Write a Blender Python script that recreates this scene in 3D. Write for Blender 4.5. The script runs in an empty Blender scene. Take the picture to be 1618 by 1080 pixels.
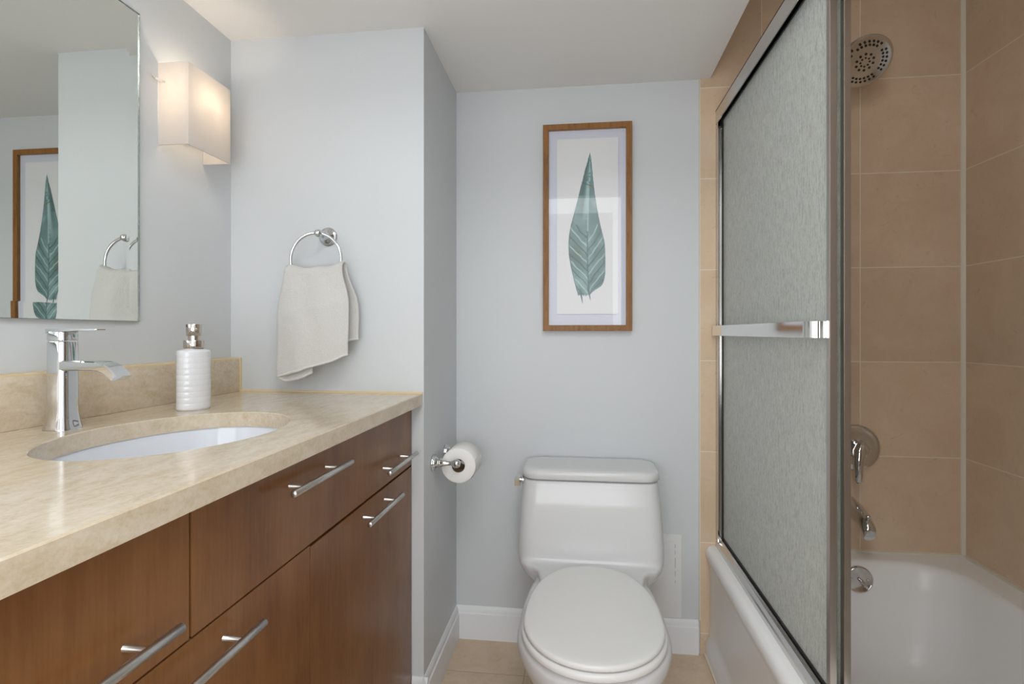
import bpy, bmesh, math, random
from mathutils import Vector, Matrix, noise

S = bpy.context.scene
COL = S.collection
PI = math.pi
rnd = random.Random(7)

# ------------------------------------------------------------------ camera
cam_data = bpy.data.cameras.new('camera')
cam = bpy.data.objects.new('camera', cam_data)
COL.objects.link(cam)
S.camera = cam
cam_data.sensor_width = 36.0
cam_data.lens = 860.25 / 1618 * 36.0
cam_data.shift_y = -15.2 / 1618
cam_data.clip_start = 0.02
cam.location = (0, 0, 1.078)
cam.rotation_euler = (PI / 2, 0, 0.123067)

# ------------------------------------------------------------------ view + world + lights
S.view_settings.view_transform = 'Standard'
S.view_settings.look = 'None'
S.view_settings.gamma = 1.0
S.view_settings.use_curve_mapping = False
S.view_settings.exposure = 0.14

W = bpy.data.worlds.new('World')
S.world = W
W.use_nodes = True
W.node_tree.nodes['Background'].inputs[0].default_value = (0.80, 0.88, 1.0, 1)
W.node_tree.nodes['Background'].inputs[1].default_value = 0.4


def area_light(name, loc, rot, sx, sy, power, color):
    d = bpy.data.lights.new(name, 'AREA')
    d.shape = 'RECTANGLE'
    d.size, d.size_y = sx, sy
    d.energy = power
    d.color = color
    o = bpy.data.objects.new(name, d)
    COL.objects.link(o)
    o.location = loc
    o.rotation_euler = rot
    return o


PANE_GLOW = 5.0      # strength of the added glowing pane behind the camera
SHEET_GLOW = 2.7  # strength of the added glowing sheet in front of the pane
area_light('ceiling_panel_light', (0.26, 0.0, 2.385), (0, 0, 0), 0.8, 0.8, 15.5, (0.97, 0.985, 1.0))
area_light('side_fill_light', (-0.97, -0.20, 1.30), (0, -PI / 2, 0.35), 1.4, 0.7, 3.5, (0.96, 0.98, 1.0))  # added fill from the left; that wall has no opening
area_light('low_front_fill_light', (-0.22, -0.54, 0.90), (PI / 2, 0, 0), 1.15, 0.42, 6.0, (0.96, 0.98, 1.0))  # added low fill light behind the camera, not a real source


# ------------------------------------------------------------------ node helpers
def mat(name):
    m = bpy.data.materials.new(name)
    m.use_nodes = True
    nt = m.node_tree
    return m, nt, nt.nodes['Principled BSDF'], nt.nodes['Material Output']


def nd(nt, typ, **kw):
    n = nt.nodes.new(typ)
    for k, v in kw.items():
        setattr(n, k, v)
    return n


def math_n(nt, op, a, b=None, c=None):
    n = nd(nt, 'ShaderNodeMath', operation=op)
    for i, v in enumerate((a, b, c)):
        if v is None:
            continue
        if isinstance(v, (int, float)):
            n.inputs[i].default_value = v
        else:
            nt.links.new(v, n.inputs[i])
    return n.outputs[0]


def ramp(nt, fac, stops):
    n = nd(nt, 'ShaderNodeValToRGB')
    el = n.color_ramp.elements
    while len(el) < len(stops):
        el.new(0.5)
    for e, (p, c) in zip(el, stops):
        e.position = p
        e.color = (*c, 1)
    nt.links.new(fac, n.inputs[0])
    return n.outputs[0]


def tex_noise(nt, scale, detail=4, rough=0.5, vec=None, dist=0.0):
    n = nd(nt, 'ShaderNodeTexNoise')
    n.inputs['Scale'].default_value = scale
    n.inputs['Detail'].default_value = detail
    n.inputs['Roughness'].default_value = rough
    n.inputs['Distortion'].default_value = dist
    if vec is not None:
        nt.links.new(vec, n.inputs['Vector'])
    return n.outputs['Fac']


def position(nt, scale=(1, 1, 1)):
    g = nd(nt, 'ShaderNodeNewGeometry')
    m = nd(nt, 'ShaderNodeMapping')
    m.inputs['Scale'].default_value = scale
    nt.links.new(g.outputs['Position'], m.inputs['Vector'])
    return m.outputs[0]


def mixc(nt, fac, a, b, blend='MIX'):
    n = nd(nt, 'ShaderNodeMix', data_type='RGBA', blend_type=blend)
    for sock, v in ((n.inputs[0], fac), (n.inputs[6], a), (n.inputs[7], b)):
        if isinstance(v, (int, float)):
            sock.default_value = v
        elif isinstance(v, tuple):
            sock.default_value = (*v, 1) if len(v) == 3 else v
        else:
            nt.links.new(v, sock)
    return n.outputs[2]


def bump(nt, bsdf, height, strength=0.1, dist=0.002):
    b = nd(nt, 'ShaderNodeBump')
    b.inputs['Strength'].default_value = strength
    b.inputs['Distance'].default_value = dist
    nt.links.new(height, b.inputs['Height'])
    nt.links.new(b.outputs[0], bsdf.inputs['Normal'])
    return b


def srgb(r, g, b):
    f = lambda c: c / 255 / 12.92 if c / 255 <= 0.04045 else ((c / 255 + 0.055) / 1.055) ** 2.4
    return (f(r), f(g), f(b))


def simple(name, color, rough=0.5, metal=0.0, spec=0.5, coat=0.0):
    m, nt, p, _ = mat(name)
    p.inputs['Base Color'].default_value = (*color, 1)
    p.inputs['Roughness'].default_value = rough
    p.inputs['Metallic'].default_value = metal
    p.inputs['Specular IOR Level'].default_value = spec
    p.inputs['Coat Weight'].default_value = coat
    p.inputs['Coat Roughness'].default_value = 0.05
    return m


# ------------------------------------------------------------------ materials
def paint(name, color, rough=0.5, bs=0.06):
    m, nt, p, _ = mat(name)
    v = position(nt)
    n = tex_noise(nt, 3.0, 3, 0.5, v)
    c = mixc(nt, n, tuple(x * 0.975 for x in color), tuple(min(1, x * 1.02) for x in color))
    nt.links.new(c, p.inputs['Base Color'])
    p.inputs['Roughness'].default_value = rough
    p.inputs['Specular IOR Level'].default_value = 0.35
    bump(nt, p, tex_noise(nt, 160, 3, 0.6, v), bs, 0.001)
    return m


M_wall = paint('wall_paint', (0.630, 0.652, 0.665), 0.42)
M_ceil = paint('ceiling_paint', (0.84, 0.83, 0.81), 0.6)
M_trim = paint('trim_paint', (0.78, 0.79, 0.80), 0.3, 0.03)


def tile(name, ua, va, uo, vo, size_u, size_v, c1, c2, grout, gw=0.0016, rough=0.32, bstr=0.15):
    m, nt, p, _ = mat(name)
    g = nd(nt, 'ShaderNodeNewGeometry')
    sp = nd(nt, 'ShaderNodeSeparateXYZ')
    nt.links.new(g.outputs['Position'], sp.inputs[0])

    def coord(ax, off, size):
        a = math_n(nt, 'DIVIDE', math_n(nt, 'SUBTRACT', sp.outputs[ax], off), size)
        fr = math_n(nt, 'FRACT', a)
        ed = math_n(nt, 'MINIMUM', fr, math_n(nt, 'SUBTRACT', 1.0, fr))
        return math_n(nt, 'FLOOR', a), math_n(nt, 'MULTIPLY', ed, size)
    iu, eu = coord(ua, uo, size_u)
    iv, ev = coord(va, vo, size_v)
    edge = math_n(nt, 'MINIMUM', eu, ev)
    gm = nd(nt, 'ShaderNodeMapRange', interpolation_type='SMOOTHSTEP')
    gm.inputs['From Min'].default_value = gw * 0.6
    gm.inputs['From Max'].default_value = gw * 1.25
    nt.links.new(edge, gm.inputs['Value'])
    cell = nd(nt, 'ShaderNodeCombineXYZ')
    nt.links.new(iu, cell.inputs[0])
    nt.links.new(iv, cell.inputs[1])
    wn = nd(nt, 'ShaderNodeTexWhiteNoise', noise_dimensions='3D')
    nt.links.new(cell.outputs[0], wn.inputs['Vector'])
    off = nd(nt, 'ShaderNodeVectorMath', operation='SCALE')
    nt.links.new(wn.outputs['Color'], off.inputs[0])
    off.inputs['Scale'].default_value = 9.0
    add = nd(nt, 'ShaderNodeVectorMath', operation='ADD')
    nt.links.new(g.outputs['Position'], add.inputs[0])
    nt.links.new(off.outputs[0], add.inputs[1])
    n1 = tex_noise(nt, 7, 5, 0.6, add.outputs[0], 0.8)
    n2 = tex_noise(nt, 55, 5, 0.7, add.outputs[0], 0.3)
    f = math_n(nt, 'ADD', math_n(nt, 'MULTIPLY', n1, 0.7), math_n(nt, 'MULTIPLY', n2, 0.3))
    base = ramp(nt, f, [(0.32, c1), (0.66, c2)])
    vein = ramp(nt, tex_noise(nt, 18, 3, 0.5, add.outputs[0], 2.5),
                [(0.29, (0.80, 0.76, 0.70)), (0.335, (1, 1, 1)), (1, (1, 1, 1))])
    base = mixc(nt, 0.45, base, vein, 'MULTIPLY')
    tint = math_n(nt, 'ADD', 0.95, math_n(nt, 'MULTIPLY', wn.outputs['Value'], 0.10))
    tv = nd(nt, 'ShaderNodeCombineXYZ')
    for i in range(3):
        nt.links.new(tint, tv.inputs[i])
    base = mixc(nt, 1.0, base, tv.outputs[0], 'MULTIPLY')
    col = mixc(nt, gm.outputs[0], grout, base)
    nt.links.new(col, p.inputs['Base Color'])
    r = math_n(nt, 'SUBTRACT', 0.75, math_n(nt, 'MULTIPLY', gm.outputs[0], 0.75 - rough))
    nt.links.new(r, p.inputs['Roughness'])
    p.inputs['Specular IOR Level'].default_value = 0.35
    h = math_n(nt, 'ADD', gm.outputs[0], math_n(nt, 'MULTIPLY', n2, 0.15))
    bump(nt, p, h, bstr, 0.001)
    return m


TC1, TC2, TG = (0.62, 0.455, 0.31), (0.70, 0.54, 0.39), (0.78, 0.69, 0.56)
M_tile_back = tile('tile_back', 0, 2, 1.208, 0.0702, 0.305, 0.3043, TC1, TC2, TG)
M_tile_side = tile('tile_side', 1, 2, 1.889, 0.0702, 0.305, 0.3043, TC1, TC2, TG)
M_floor = tile('tile_floor', 0, 1, -0.172, 1.70, 0.33, 0.40, (0.55, 0.405, 0.275), (0.69, 0.55, 0.41),
               (0.42, 0.33, 0.24), rough=0.35)


def stone(name, c1, c2, c3, rough=0.12):
    m, nt, p, _ = mat(name)
    v = position(nt)
    vs = position(nt, (1.5, 0.5, 1.0))
    n1 = tex_noise(nt, 38, 6, 0.65, vs, 0.6)
    n2 = tex_noise(nt, 150, 5, 0.7, v)
    f = math_n(nt, 'ADD', math_n(nt, 'MULTIPLY', n1, 0.6), math_n(nt, 'MULTIPLY', n2, 0.4))
    c = ramp(nt, f, [(0.36, c1), (0.5, c2), (0.64, c3)])
    nt.links.new(c, p.inputs['Base Color'])
    p.inputs['Roughness'].default_value = rough
    p.inputs['Specular IOR Level'].default_value = 0.45
    return m


M_stone = stone('counter_stone', (0.56, 0.445, 0.295), (0.65, 0.545, 0.405), (0.71, 0.62, 0.495), 0.13)
M_caulk = simple('sealant', (0.72, 0.58, 0.36), 0.6)
M_caulk_white = simple('white_sealant', (0.72, 0.66, 0.55), 0.6)


def wood(name, c1, c2, c3, sc=(16, 16, 1.6), rough=0.24, blot=1.1):
    m, nt, p, _ = mat(name)
    v = position(nt, sc)
    v0 = position(nt, (6, 6, 3))
    n1 = tex_noise(nt, 1.6, 5, 0.6, v, 0.4)
    n2 = tex_noise(nt, 1.0, 3, 0.5, v0, 0.8)
    fine = tex_noise(nt, 1.0, 3, 0.6, position(nt, (sc[0] * 12, sc[1] * 12, sc[2] * 9)))
    f = math_n(nt, 'ADD', math_n(nt, 'MULTIPLY', n1, 0.75 - blot * 0.5), math_n(nt, 'MULTIPLY', n2, blot * 0.5))
    f = math_n(nt, 'ADD', f, math_n(nt, 'MULTIPLY', fine, 0.25))
    c = ramp(nt, f, [(0.30, c1), (0.5, c2), (0.72, c3)])
    nt.links.new(c, p.inputs['Base Color'])
    p.inputs['Roughness'].default_value = rough
    p.inputs['Specular IOR Level'].default_value = 0.28
    bump(nt, p, fine, 0.05, 0.0006)
    return m


M_wood = wood('cherry_veneer', (0.130, 0.048, 0.013), (0.200, 0.083, 0.025), (0.265, 0.122, 0.043))
M_wood_dark = simple('cabinet_dark_wood', (0.05, 0.022, 0.01), 0.6)  # dark brown wood of the carcass
M_frame = wood('oak_frame', (0.15, 0.062, 0.017), (0.27, 0.120, 0.033), (0.34, 0.165, 0.055), (60, 60, 8), 0.4, 0.2)

M_chrome = simple('chrome', (0.67, 0.68, 0.69), 0.045, 1.0)
M_chrome2 = simple('worn_chrome', (0.66, 0.645, 0.62), 0.12, 1.0)
M_nickel_dark = simple('pump_metal', (0.60, 0.55, 0.50), 0.10, 1.0)
M_hole = simple('dark_rubber', (0.012, 0.011, 0.010), 0.7)
M_gasket = simple('black_gasket', (0.012, 0.012, 0.012), 0.5)


def brushed(name, color, rough, sc):
    m, nt, p, _ = mat(name)
    p.inputs['Metallic'].default_value = 1.0
    n = tex_noise(nt, 1.0, 3, 0.6, position(nt, sc))
    c = mixc(nt, n, tuple(x * 0.85 for x in color), color)
    nt.links.new(c, p.inputs['Base Color'])
    p.inputs['Roughness'].default_value = rough
    return m


M_steel = brushed('brushed_steel', (0.68, 0.67, 0.65), 0.30, (900, 20, 900))
M_alu = brushed('satin_aluminium', (0.70, 0.69, 0.67), 0.22, (400, 6, 400))
M_alu_v = brushed('satin_aluminium_upright', (0.55, 0.50, 0.455), 0.34, (300, 300, 8))

M_porcelain = simple('vitreous_china', (0.68, 0.68, 0.68), 0.16, 0, 0.32, 0.0)
M_seat = simple('seat_plastic', (0.78, 0.775, 0.755), 0.24, 0, 0.45)
M_basin = simple('basin_china', (0.76, 0.785, 0.83), 0.08, 0, 0.5, 0.3)
M_tub = simple('tub_enamel', (0.89, 0.885, 0.87), 0.28, 0, 0.4, 0.0)
M_mirror = simple('mirror_silver', (0.86, 0.87, 0.85), 0.0, 1.0)
M_mirror_edge = simple('mirror_edge', (0.25, 0.27, 0.25), 0.2, 0.5)
M_paper_white = paint('tissue', (0.86, 0.845, 0.82), 0.95, 0.25)
M_card = simple('core_card', (0.30, 0.20, 0.12), 0.9)
M_mat = simple('mat_board', (0.64, 0.66, 0.75), 0.8)
M_art = paint('cotton_paper', (0.775, 0.775, 0.78), 0.9, 0.2)
M_plastic = simple('painted_plastic', (0.74, 0.745, 0.74), 0.4)
M_slot = simple('panel_gap', (0.18, 0.16, 0.14), 0.8)


def terry(name, color):
    m, nt, p, _ = mat(name)
    v = position(nt)
    n = tex_noise(nt, 300, 4, 0.75, v)
    c = mixc(nt, n, tuple(x * 0.82 for x in color), color)
    nt.links.new(c, p.inputs['Base Color'])
    p.inputs['Roughness'].default_value = 1.0
    p.inputs['Specular IOR Level'].default_value = 0.1
    p.inputs['Sheen Weight'].default_value = 0.25
    bump(nt, p, n, 0.8, 0.003)
    return m


M_terry = terry('terry_cloth', (0.74, 0.725, 0.69))
M_hem = terry('woven_hem', (0.86, 0.85, 0.825))


def clear_glass():
    m, nt, p, out = mat('picture_glass')
    nt.nodes.remove(p)
    t = nd(nt, 'ShaderNodeBsdfTransparent')
    g = nd(nt, 'ShaderNodeBsdfGlossy')
    g.inputs['Roughness'].default_value = 0.0
    lw = nd(nt, 'ShaderNodeLayerWeight')
    lw.inputs['Blend'].default_value = 0.5
    fr = math_n(nt, 'ADD', 0.028, math_n(nt, 'MULTIPLY', 0.9, math_n(nt, 'POWER', lw.outputs['Facing'], 5.0)))
    mx = nd(nt, 'ShaderNodeMixShader')
    nt.links.new(fr, mx.inputs[0])
    nt.links.new(t.outputs[0], mx.inputs[1])
    nt.links.new(g.outputs[0], mx.inputs[2])
    nt.links.new(mx.outputs[0], out.inputs['Surface'])
    return m


M_glass = clear_glass()


def obscure_glass():
    m, nt, p, out = mat('rain_glass')
    nt.nodes.remove(p)
    v1 = position(nt, (210, 210, 30))
    v2 = position(nt, (330, 330, 170))
    h = math_n(nt, 'ADD', math_n(nt, 'MULTIPLY', tex_noise(nt, 1.0, 3, 0.6, v1, 0.4), 0.6),
               math_n(nt, 'MULTIPLY', tex_noise(nt, 1.0, 2, 0.5, v2), 0.4))
    b = nd(nt, 'ShaderNodeBump')
    b.inputs['Strength'].default_value = 0.75
    b.inputs['Distance'].default_value = 0.003
    nt.links.new(h, b.inputs['Height'])
    speck = ramp(nt, h, [(0.38, (0.66, 0.68, 0.64)), (0.50, (0.88, 0.89, 0.855)), (0.60, (0.97, 0.985, 0.95))])
    dif = nd(nt, 'ShaderNodeBsdfDiffuse')
    tr = nd(nt, 'ShaderNodeBsdfTranslucent')
    gl = nd(nt, 'ShaderNodeBsdfGlossy')
    gl.inputs['Roughness'].default_value = 0.28
    rf = nd(nt, 'ShaderNodeBsdfRefraction')
    rf.inputs['Roughness'].default_value = 0.30
    rf.inputs['IOR'].default_value = 1.12
    rf.inputs['Color'].default_value = (0.82, 0.90, 0.84, 1)
    tp = nd(nt, 'ShaderNodeBsdfTransparent')
    tp.inputs['Color'].default_value = (0.86, 0.92, 0.87, 1)
    for s in (dif, tr):
        nt.links.new(speck, s.inputs['Color'])
    for s in (dif, tr, gl, rf):
        nt.links.new(b.outputs[0], s.inputs['Normal'])

    def mix(f, a, c):
        n = nd(nt, 'ShaderNodeMixShader')
        n.inputs[0].default_value = f
        nt.links.new(a, n.inputs[1])
        nt.links.new(c, n.inputs[2])
        return n.outputs[0]
    body = mix(0.25, dif.outputs[0], tr.outputs[0])
    thru = mix(0.25, rf.outputs[0], tp.outputs[0])
    s = mix(0.26, body, thru)
    s = mix(0.07, s, gl.outputs[0])
    nt.links.new(s, out.inputs['Surface'])
    return m


M_rain = obscure_glass()


def opal():
    m, nt, p, out = mat('opal_glass')
    nt.nodes.remove(p)
    d = nd(nt, 'ShaderNodeBsdfDiffuse')
    d.inputs['Color'].default_value = (0.90, 0.87, 0.83, 1)
    t = nd(nt, 'ShaderNodeBsdfTranslucent')
    t.inputs['Color'].default_value = (0.74, 0.695, 0.65, 1)
    g = nd(nt, 'ShaderNodeBsdfGlossy')
    g.inputs['Roughness'].default_value = 0.25
    m1 = nd(nt, 'ShaderNodeMixShader')
    m1.inputs[0].default_value = 0.55
    nt.links.new(d.outputs[0], m1.inputs[1])
    nt.links.new(t.outputs[0], m1.inputs[2])
    m2 = nd(nt, 'ShaderNodeMixShader')
    m2.inputs[0].default_value = 0.04
    nt.links.new(m1.outputs[0], m2.inputs[1])
    nt.links.new(g.outputs[0], m2.inputs[2])
    nt.links.new(m2.outputs[0], out.inputs['Surface'])
    return m


M_opal = opal()


def emis(name, color, strength):
    m, nt, p, _ = mat(name)
    p.inputs['Base Color'].default_value = (0.02, 0.02, 0.02, 1)
    p.inputs['Emission Color'].default_value = (*color, 1)
    p.inputs['Emission Strength'].default_value = strength
    return m


M_fill_pane = emis('added_glow_pane', (0.94, 0.97, 1.0), PANE_GLOW)  # glow of the added pane
M_fill_sheet = emis('added_glow_sheet', (0.95, 0.97, 1.0), SHEET_GLOW)  # glow of the added sheet, serves as front fill
M_bulb = emis('bulb_glow', (1.0, 0.80, 0.58), 6.0)


# ------------------------------------------------------------------ geometry helpers
def box(bm, x0, x1, y0, y1, z0, z1, bev=0.0, seg=2):
    r = bmesh.ops.create_cube(bm, size=1.0)
    vs = r['verts']
    for v in vs:
        v.co = Vector((x0 + (v.co.x + .5) * (x1 - x0), y0 + (v.co.y + .5) * (y1 - y0), z0 + (v.co.z + .5) * (z1 - z0)))
    if bev > 0:
        es = {e for v in vs for e in v.link_edges}
        bmesh.ops.bevel(bm, geom=list(es), offset=bev, segments=seg, profile=0.5, affect='EDGES', clamp_overlap=True)
    return vs


def loft(bm, loops, cap0=True, cap1=True, closed=True):
    rows = [[bm.verts.new(p) for p in L] for L in loops]
    n = len(rows[0])
    m = n if closed else n - 1
    for a, b in zip(rows, rows[1:]):
        for i in range(m):
            j = (i + 1) % n
            bm.faces.new((a[i], a[j], b[j], b[i]))
    if cap0:
        bm.faces.new(list(reversed(rows[0])))
    if cap1:
        bm.faces.new(rows[-1])
    return rows


def lathe(bm, prof, origin, axis='Z', seg=40, cap=True):
    """prof: list of (radius, distance along the axis)."""
    o = Vector(origin)
    if isinstance(axis, str):
        ax = {'X': Vector((1, 0, 0)), 'Y': Vector((0, 1, 0)), 'Z': Vector((0, 0, 1)),
              '-X': Vector((-1, 0, 0)), '-Y': Vector((0, -1, 0)), '-Z': Vector((0, 0, -1))}[axis]
    else:
        ax = Vector(axis).normalized()
    u = ax.orthogonal().normalized()
    w = ax.cross(u)
    loops = []
    for r, h in prof:
        r = max(r, 1e-5)
        loops.append([o + ax * h + (u * math.cos(2 * PI * k / seg) + w * math.sin(2 * PI * k / seg)) * r for k in range(seg)])
    return loft(bm, loops, cap, cap)


def tube(bm, pts, r, seg=16, closed=False):
    pts = [Vector(p) for p in pts]
    n = len(pts)
    loops = []
    up = None
    for i, p in enumerate(pts):
        if closed:
            t = (pts[(i + 1) % n] - pts[i - 1]).normalized()
        else:
            t = (pts[min(i + 1, n - 1)] - pts[max(i - 1, 0)]).normalized()
        if up is None:
            up = t.orthogonal().normalized()
        up = (up - t * up.dot(t)).normalized()
        w = t.cross(up)
        rr = r[i] if isinstance(r, (list, tuple)) else r
        loops.append([p + (up * math.cos(2 * PI * k / seg) + w * math.sin(2 * PI * k / seg)) * rr for k in range(seg)])
    if closed:
        rows = [[bm.verts.new(q) for q in L] for L in loops]
        for i in range(n):
            a, b = rows[i], rows[(i + 1) % n]
            for k in range(seg):
                j = (k + 1) % seg
                bm.faces.new((a[k], a[j], b[j], b[k]))
    else:
        loft(bm, loops)


def sphere(bm, c, r, seg=20):
    lathe(bm, [(r * math.sin(PI * i / 12), -r * math.cos(PI * i / 12)) for i in range(13)], c, 'Z', seg)


def obj(name, bm, m, parent=None, smooth=True, angle=35, mods=()):
    """One mesh object; the shapes are given in room coordinates and stored relative to the parent thing."""
    root = parent
    off = Vector((0, 0, 0))
    while root is not None:
        off += root.location
        root = root.parent
    bmesh.ops.translate(bm, verts=bm.verts, vec=-off)
    bmesh.ops.recalc_face_normals(bm, faces=bm.faces)
    me = bpy.data.meshes.new(name)
    if smooth:
        for f in bm.faces:
            f.smooth = True
        lim = math.radians(angle)
        for e in bm.edges:
            if len(e.link_faces) == 2 and e.calc_face_angle(0) > lim:
                e.smooth = False
    bm.to_mesh(me)
    bm.free()
    for k in (m if isinstance(m, (list, tuple)) else [m]):
        me.materials.append(k)
    o = bpy.data.objects.new(name, me)
    COL.objects.link(o)
    if parent is not None:
        o.parent = parent
    for typ, kw in mods:
        md = o.modifiers.new(typ.lower(), typ)
        for k, v in kw.items():
            setattr(md, k, v)
    return o


def tag(o, label, cat, group=None, kind=None):
    o['label'] = label
    o['category'] = cat
    if group:
        o['group'] = group
    if kind:
        o['kind'] = kind
    return o


def thing(name, label, cat, loc=(0, 0, 0), group=None):
    o = bpy.data.objects.new(name, None)
    o.empty_display_size = 0.05
    COL.objects.link(o)
    o.location = loc
    return tag(o, label, cat, group)


def B(*args, **kw):
    bm = bmesh.new()
    box(bm, *args, **kw)
    return bm


def struct(name, bm, m, label, cat, smooth=True):
    return tag(obj(name, bm, m, None, smooth), label, cat, None, 'structure')


# ------------------------------------------------------------------ dimensions (metres)
XL, XC, XR = -1.015, -0.433, 1.21       # left wall, corner of the chase, tub wall
YB, YT, YF = 1.894, 1.485, -0.60        # back wall, towel wall, wall behind the camera
YTILE = 1.889
ZC, ZH = 1.932, 2.40                    # lowered ceiling, full ceiling
CZ = 0.906                              # counter top

# ------------------------------------------------------------------ room shell
struct('floor', B(XL - .1, XR + .1, YF - .1, YB + .1, -0.08, 0.0), M_floor,
       'beige stone tile floor around the toilet', 'floor', False)
struct('wall_left', B(XL - .1, XL, YF - .1, YB + .1, 0, ZH), M_wall,
       'light grey painted wall behind the mirror and lamp', 'wall', False)
struct('wall_back', B(XL, 0.405, YB, YB + .1, 0, ZH), M_wall,
       'light grey painted wall behind the toilet and framed leaf', 'wall', False)
struct('wall_corner', B(XL, XC, YT, YB, 0, ZH), M_wall,
       'light grey painted wall that carries the towel ring', 'wall', False)
struct('wall_shower', B(0.402, XR + .1, YTILE, YB + .1, 0, ZH), M_tile_back,
       'beige tiled wall with the shower head and tub spout', 'wall', False)
struct('wall_right', B(XR, XR + .1, 0.36, YTILE, 0, ZH), M_tile_side,
       'beige tiled long wall beside the bathtub', 'wall', False)
struct('wall_tub_end', B(0.47, XR + .1, YF - .1, 0.36, 0, ZH), M_tile_back,
       'beige tiled wall at the near end of the bathtub', 'wall', False)
struct('wall_entry', B(0.44, 0.4695, YF, 0.33, 0, ZH), M_wall,
       'light painted wall to the right of the entrance', 'wall', False)
bm = bmesh.new()
wx0, wx1, wz0, wz1 = -0.55, 0.329, 0.66, 2.16
box(bm, XL, wx0, YF - .1, YF, 0, ZH)
box(bm, wx1, 0.47, YF - .1, YF, 0, ZH)
box(bm, wx0, wx1, YF - .1, YF, 0, wz0)
box(bm, wx0, wx1, YF - .1, YF, wz1, ZH)
struct('wall_front', bm, M_wall, 'painted wall with an added glowing pane behind the camera', 'wall', False)
struct('ceiling', B(XL - .1, XR + .1, YF - .1, YB + .1, ZH, ZH + .08), M_ceil,
       'white painted full-height ceiling', 'ceiling', False)
bm = bmesh.new()
vs = box(bm, XL, 0.435, 0.98, YB, ZC, ZH)
for v in vs:
    if v.co.z < ZC + .01:
        v.co.z = 1.9275 if v.co.y > 1.5 else 1.940
struct('ceiling_lowered', bm, M_ceil, 'pale lowered ceiling over the toilet and vanity', 'ceiling', False)

pane_o = struct('fill_pane', B(wx0, wx1, YF - .085, YF - .08, wz0, wz1), M_fill_pane,
             'added glowing pane behind the camera', 'door', False)  # invented glowing pane, gives bright reflections and fill
obj('fill_sheet', B(wx0, 0.264, YF - .05, YF - .045, 0.66, 2.03), M_fill_sheet, pane_o, False)  # invented glowing sheet, adds front fill light

# baseboards: a tall board with a moulded cap
def baseboard(name, p0, p1, nrm, label):
    prof = [(0, 0), (0.013, 0), (0.013, 0.086), (0.0125, 0.089), (0.009, 0.092), (0.008, 0.098), (0.0075, 0.104),
            (0.004, 0.110), (0.002, 0.113), (0, 0.113)]
    bm = bmesh.new()
    a, b, n = Vector(p0), Vector(p1), Vector(nrm)
    loft(bm, [[q + n * d + Vector((0, 0, h)) for d, h in prof] for q in (a, b)])
    struct(name, bm, M_trim, label, 'baseboard')


baseboard('baseboard_back', (XC, YB, 0), (0.396, YB, 0), (0, -1, 0), 'white moulded baseboard behind the toilet')
baseboard('baseboard_side', (XC, YT - .013, 0), (XC, YB, 0), (1, 0, 0), 'white moulded baseboard below the toilet paper')
baseboard('baseboard_corner', (-0.466, YT, 0), (XC + .013, YT, 0), (0, -1, 0), 'short white baseboard end beside the vanity')

# sealant and grout lines
bm = bmesh.new()
loft(bm, [[(XR, YTILE, z), (XR - .0095, YTILE, z), (XR - .008, YTILE - .0028, z), (XR - .0028, YTILE - .008, z), (XR, YTILE - .0095, z)] for z in (0.37, ZH)])
struct('trim_1', bm, M_caulk_white, 'pale sealant strip in the tiled shower corner', 'trim', False)
bm = bmesh.new()
box(bm, 0.452, XR, YTILE - .005, YTILE, 0.366, 0.374)
box(bm, XR - .006, XR, 0.37, YTILE, 0.366, 0.374)
struct('trim_2', bm, M_caulk_white, 'pale sealant along the bathtub rim', 'trim', False)
bm = bmesh.new()
box(bm, -0.984, -0.436, YT - .005, YT, CZ, CZ + .005)
struct('trim_3', bm, M_caulk, 'yellowish sealant where the worktop meets the wall', 'trim', False)
struct('trim_4', B(0.3985, 0.4025, YTILE - .001, YB, 0.113, 1.925), M_caulk_white,
       'thin white joint between paint and shower tile', 'trim', False)
struct('trim_5', B(0.413, 0.419, 0.38, YTILE, 0.0, 0.006), M_caulk_white,
       'pale sealant where the bathtub meets the floor', 'trim', False)

# ------------------------------------------------------------------ vanity cabinet
XF = -0.467                        # face of the drawers and doors
VY0, VY1 = 0.315, YT
van = thing('vanity_cabinet', 'cherry brown vanity cabinet with steel bar handles under the beige worktop', 'cabinet',
            (-0.73, 0.9, 0))
bm = bmesh.new()
box(bm, XF - .040, XF - .020, VY0, VY1 - .002, 0.09, 0.874)
box(bm, XL + .001, XL + .016, VY0, VY1 - .002, 0.09, 0.874)
box(bm, XL + .016, XF - .040, VY0, VY0 + .018, 0.09, 0.874)
box(bm, XL + .016, XF - .040, VY1 - .020, VY1 - .002, 0.09, 0.874)
box(bm, XL + .016, XF - .040, VY0 + .018, VY1 - .020, 0.09, 0.108)
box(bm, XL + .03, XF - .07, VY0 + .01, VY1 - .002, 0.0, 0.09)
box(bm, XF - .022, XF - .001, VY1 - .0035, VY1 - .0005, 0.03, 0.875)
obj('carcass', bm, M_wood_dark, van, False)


def bar_handle(parent, yc, z, L=0.216):
    bm = bmesh.new()
    xb = XF + 0.031
    lathe(bm, [(0.0001, 0), (0.0046, 0), (0.0055, 0.0008), (0.0055, L - .0008), (0.0046, L), (0.0001, L)],
          (xb, yc - L / 2, z), 'Y', 24)
    for s in (-1, 1):
        lathe(bm, [(0.0038, 0), (0.0038, 0.001), (0.0036, 0.0012), (0.0036, 0.031)], (XF - .0005, yc + s * 0.064, z), 'X', 16)
    return obj('handle', bm, M_steel, parent, True, 50)


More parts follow.
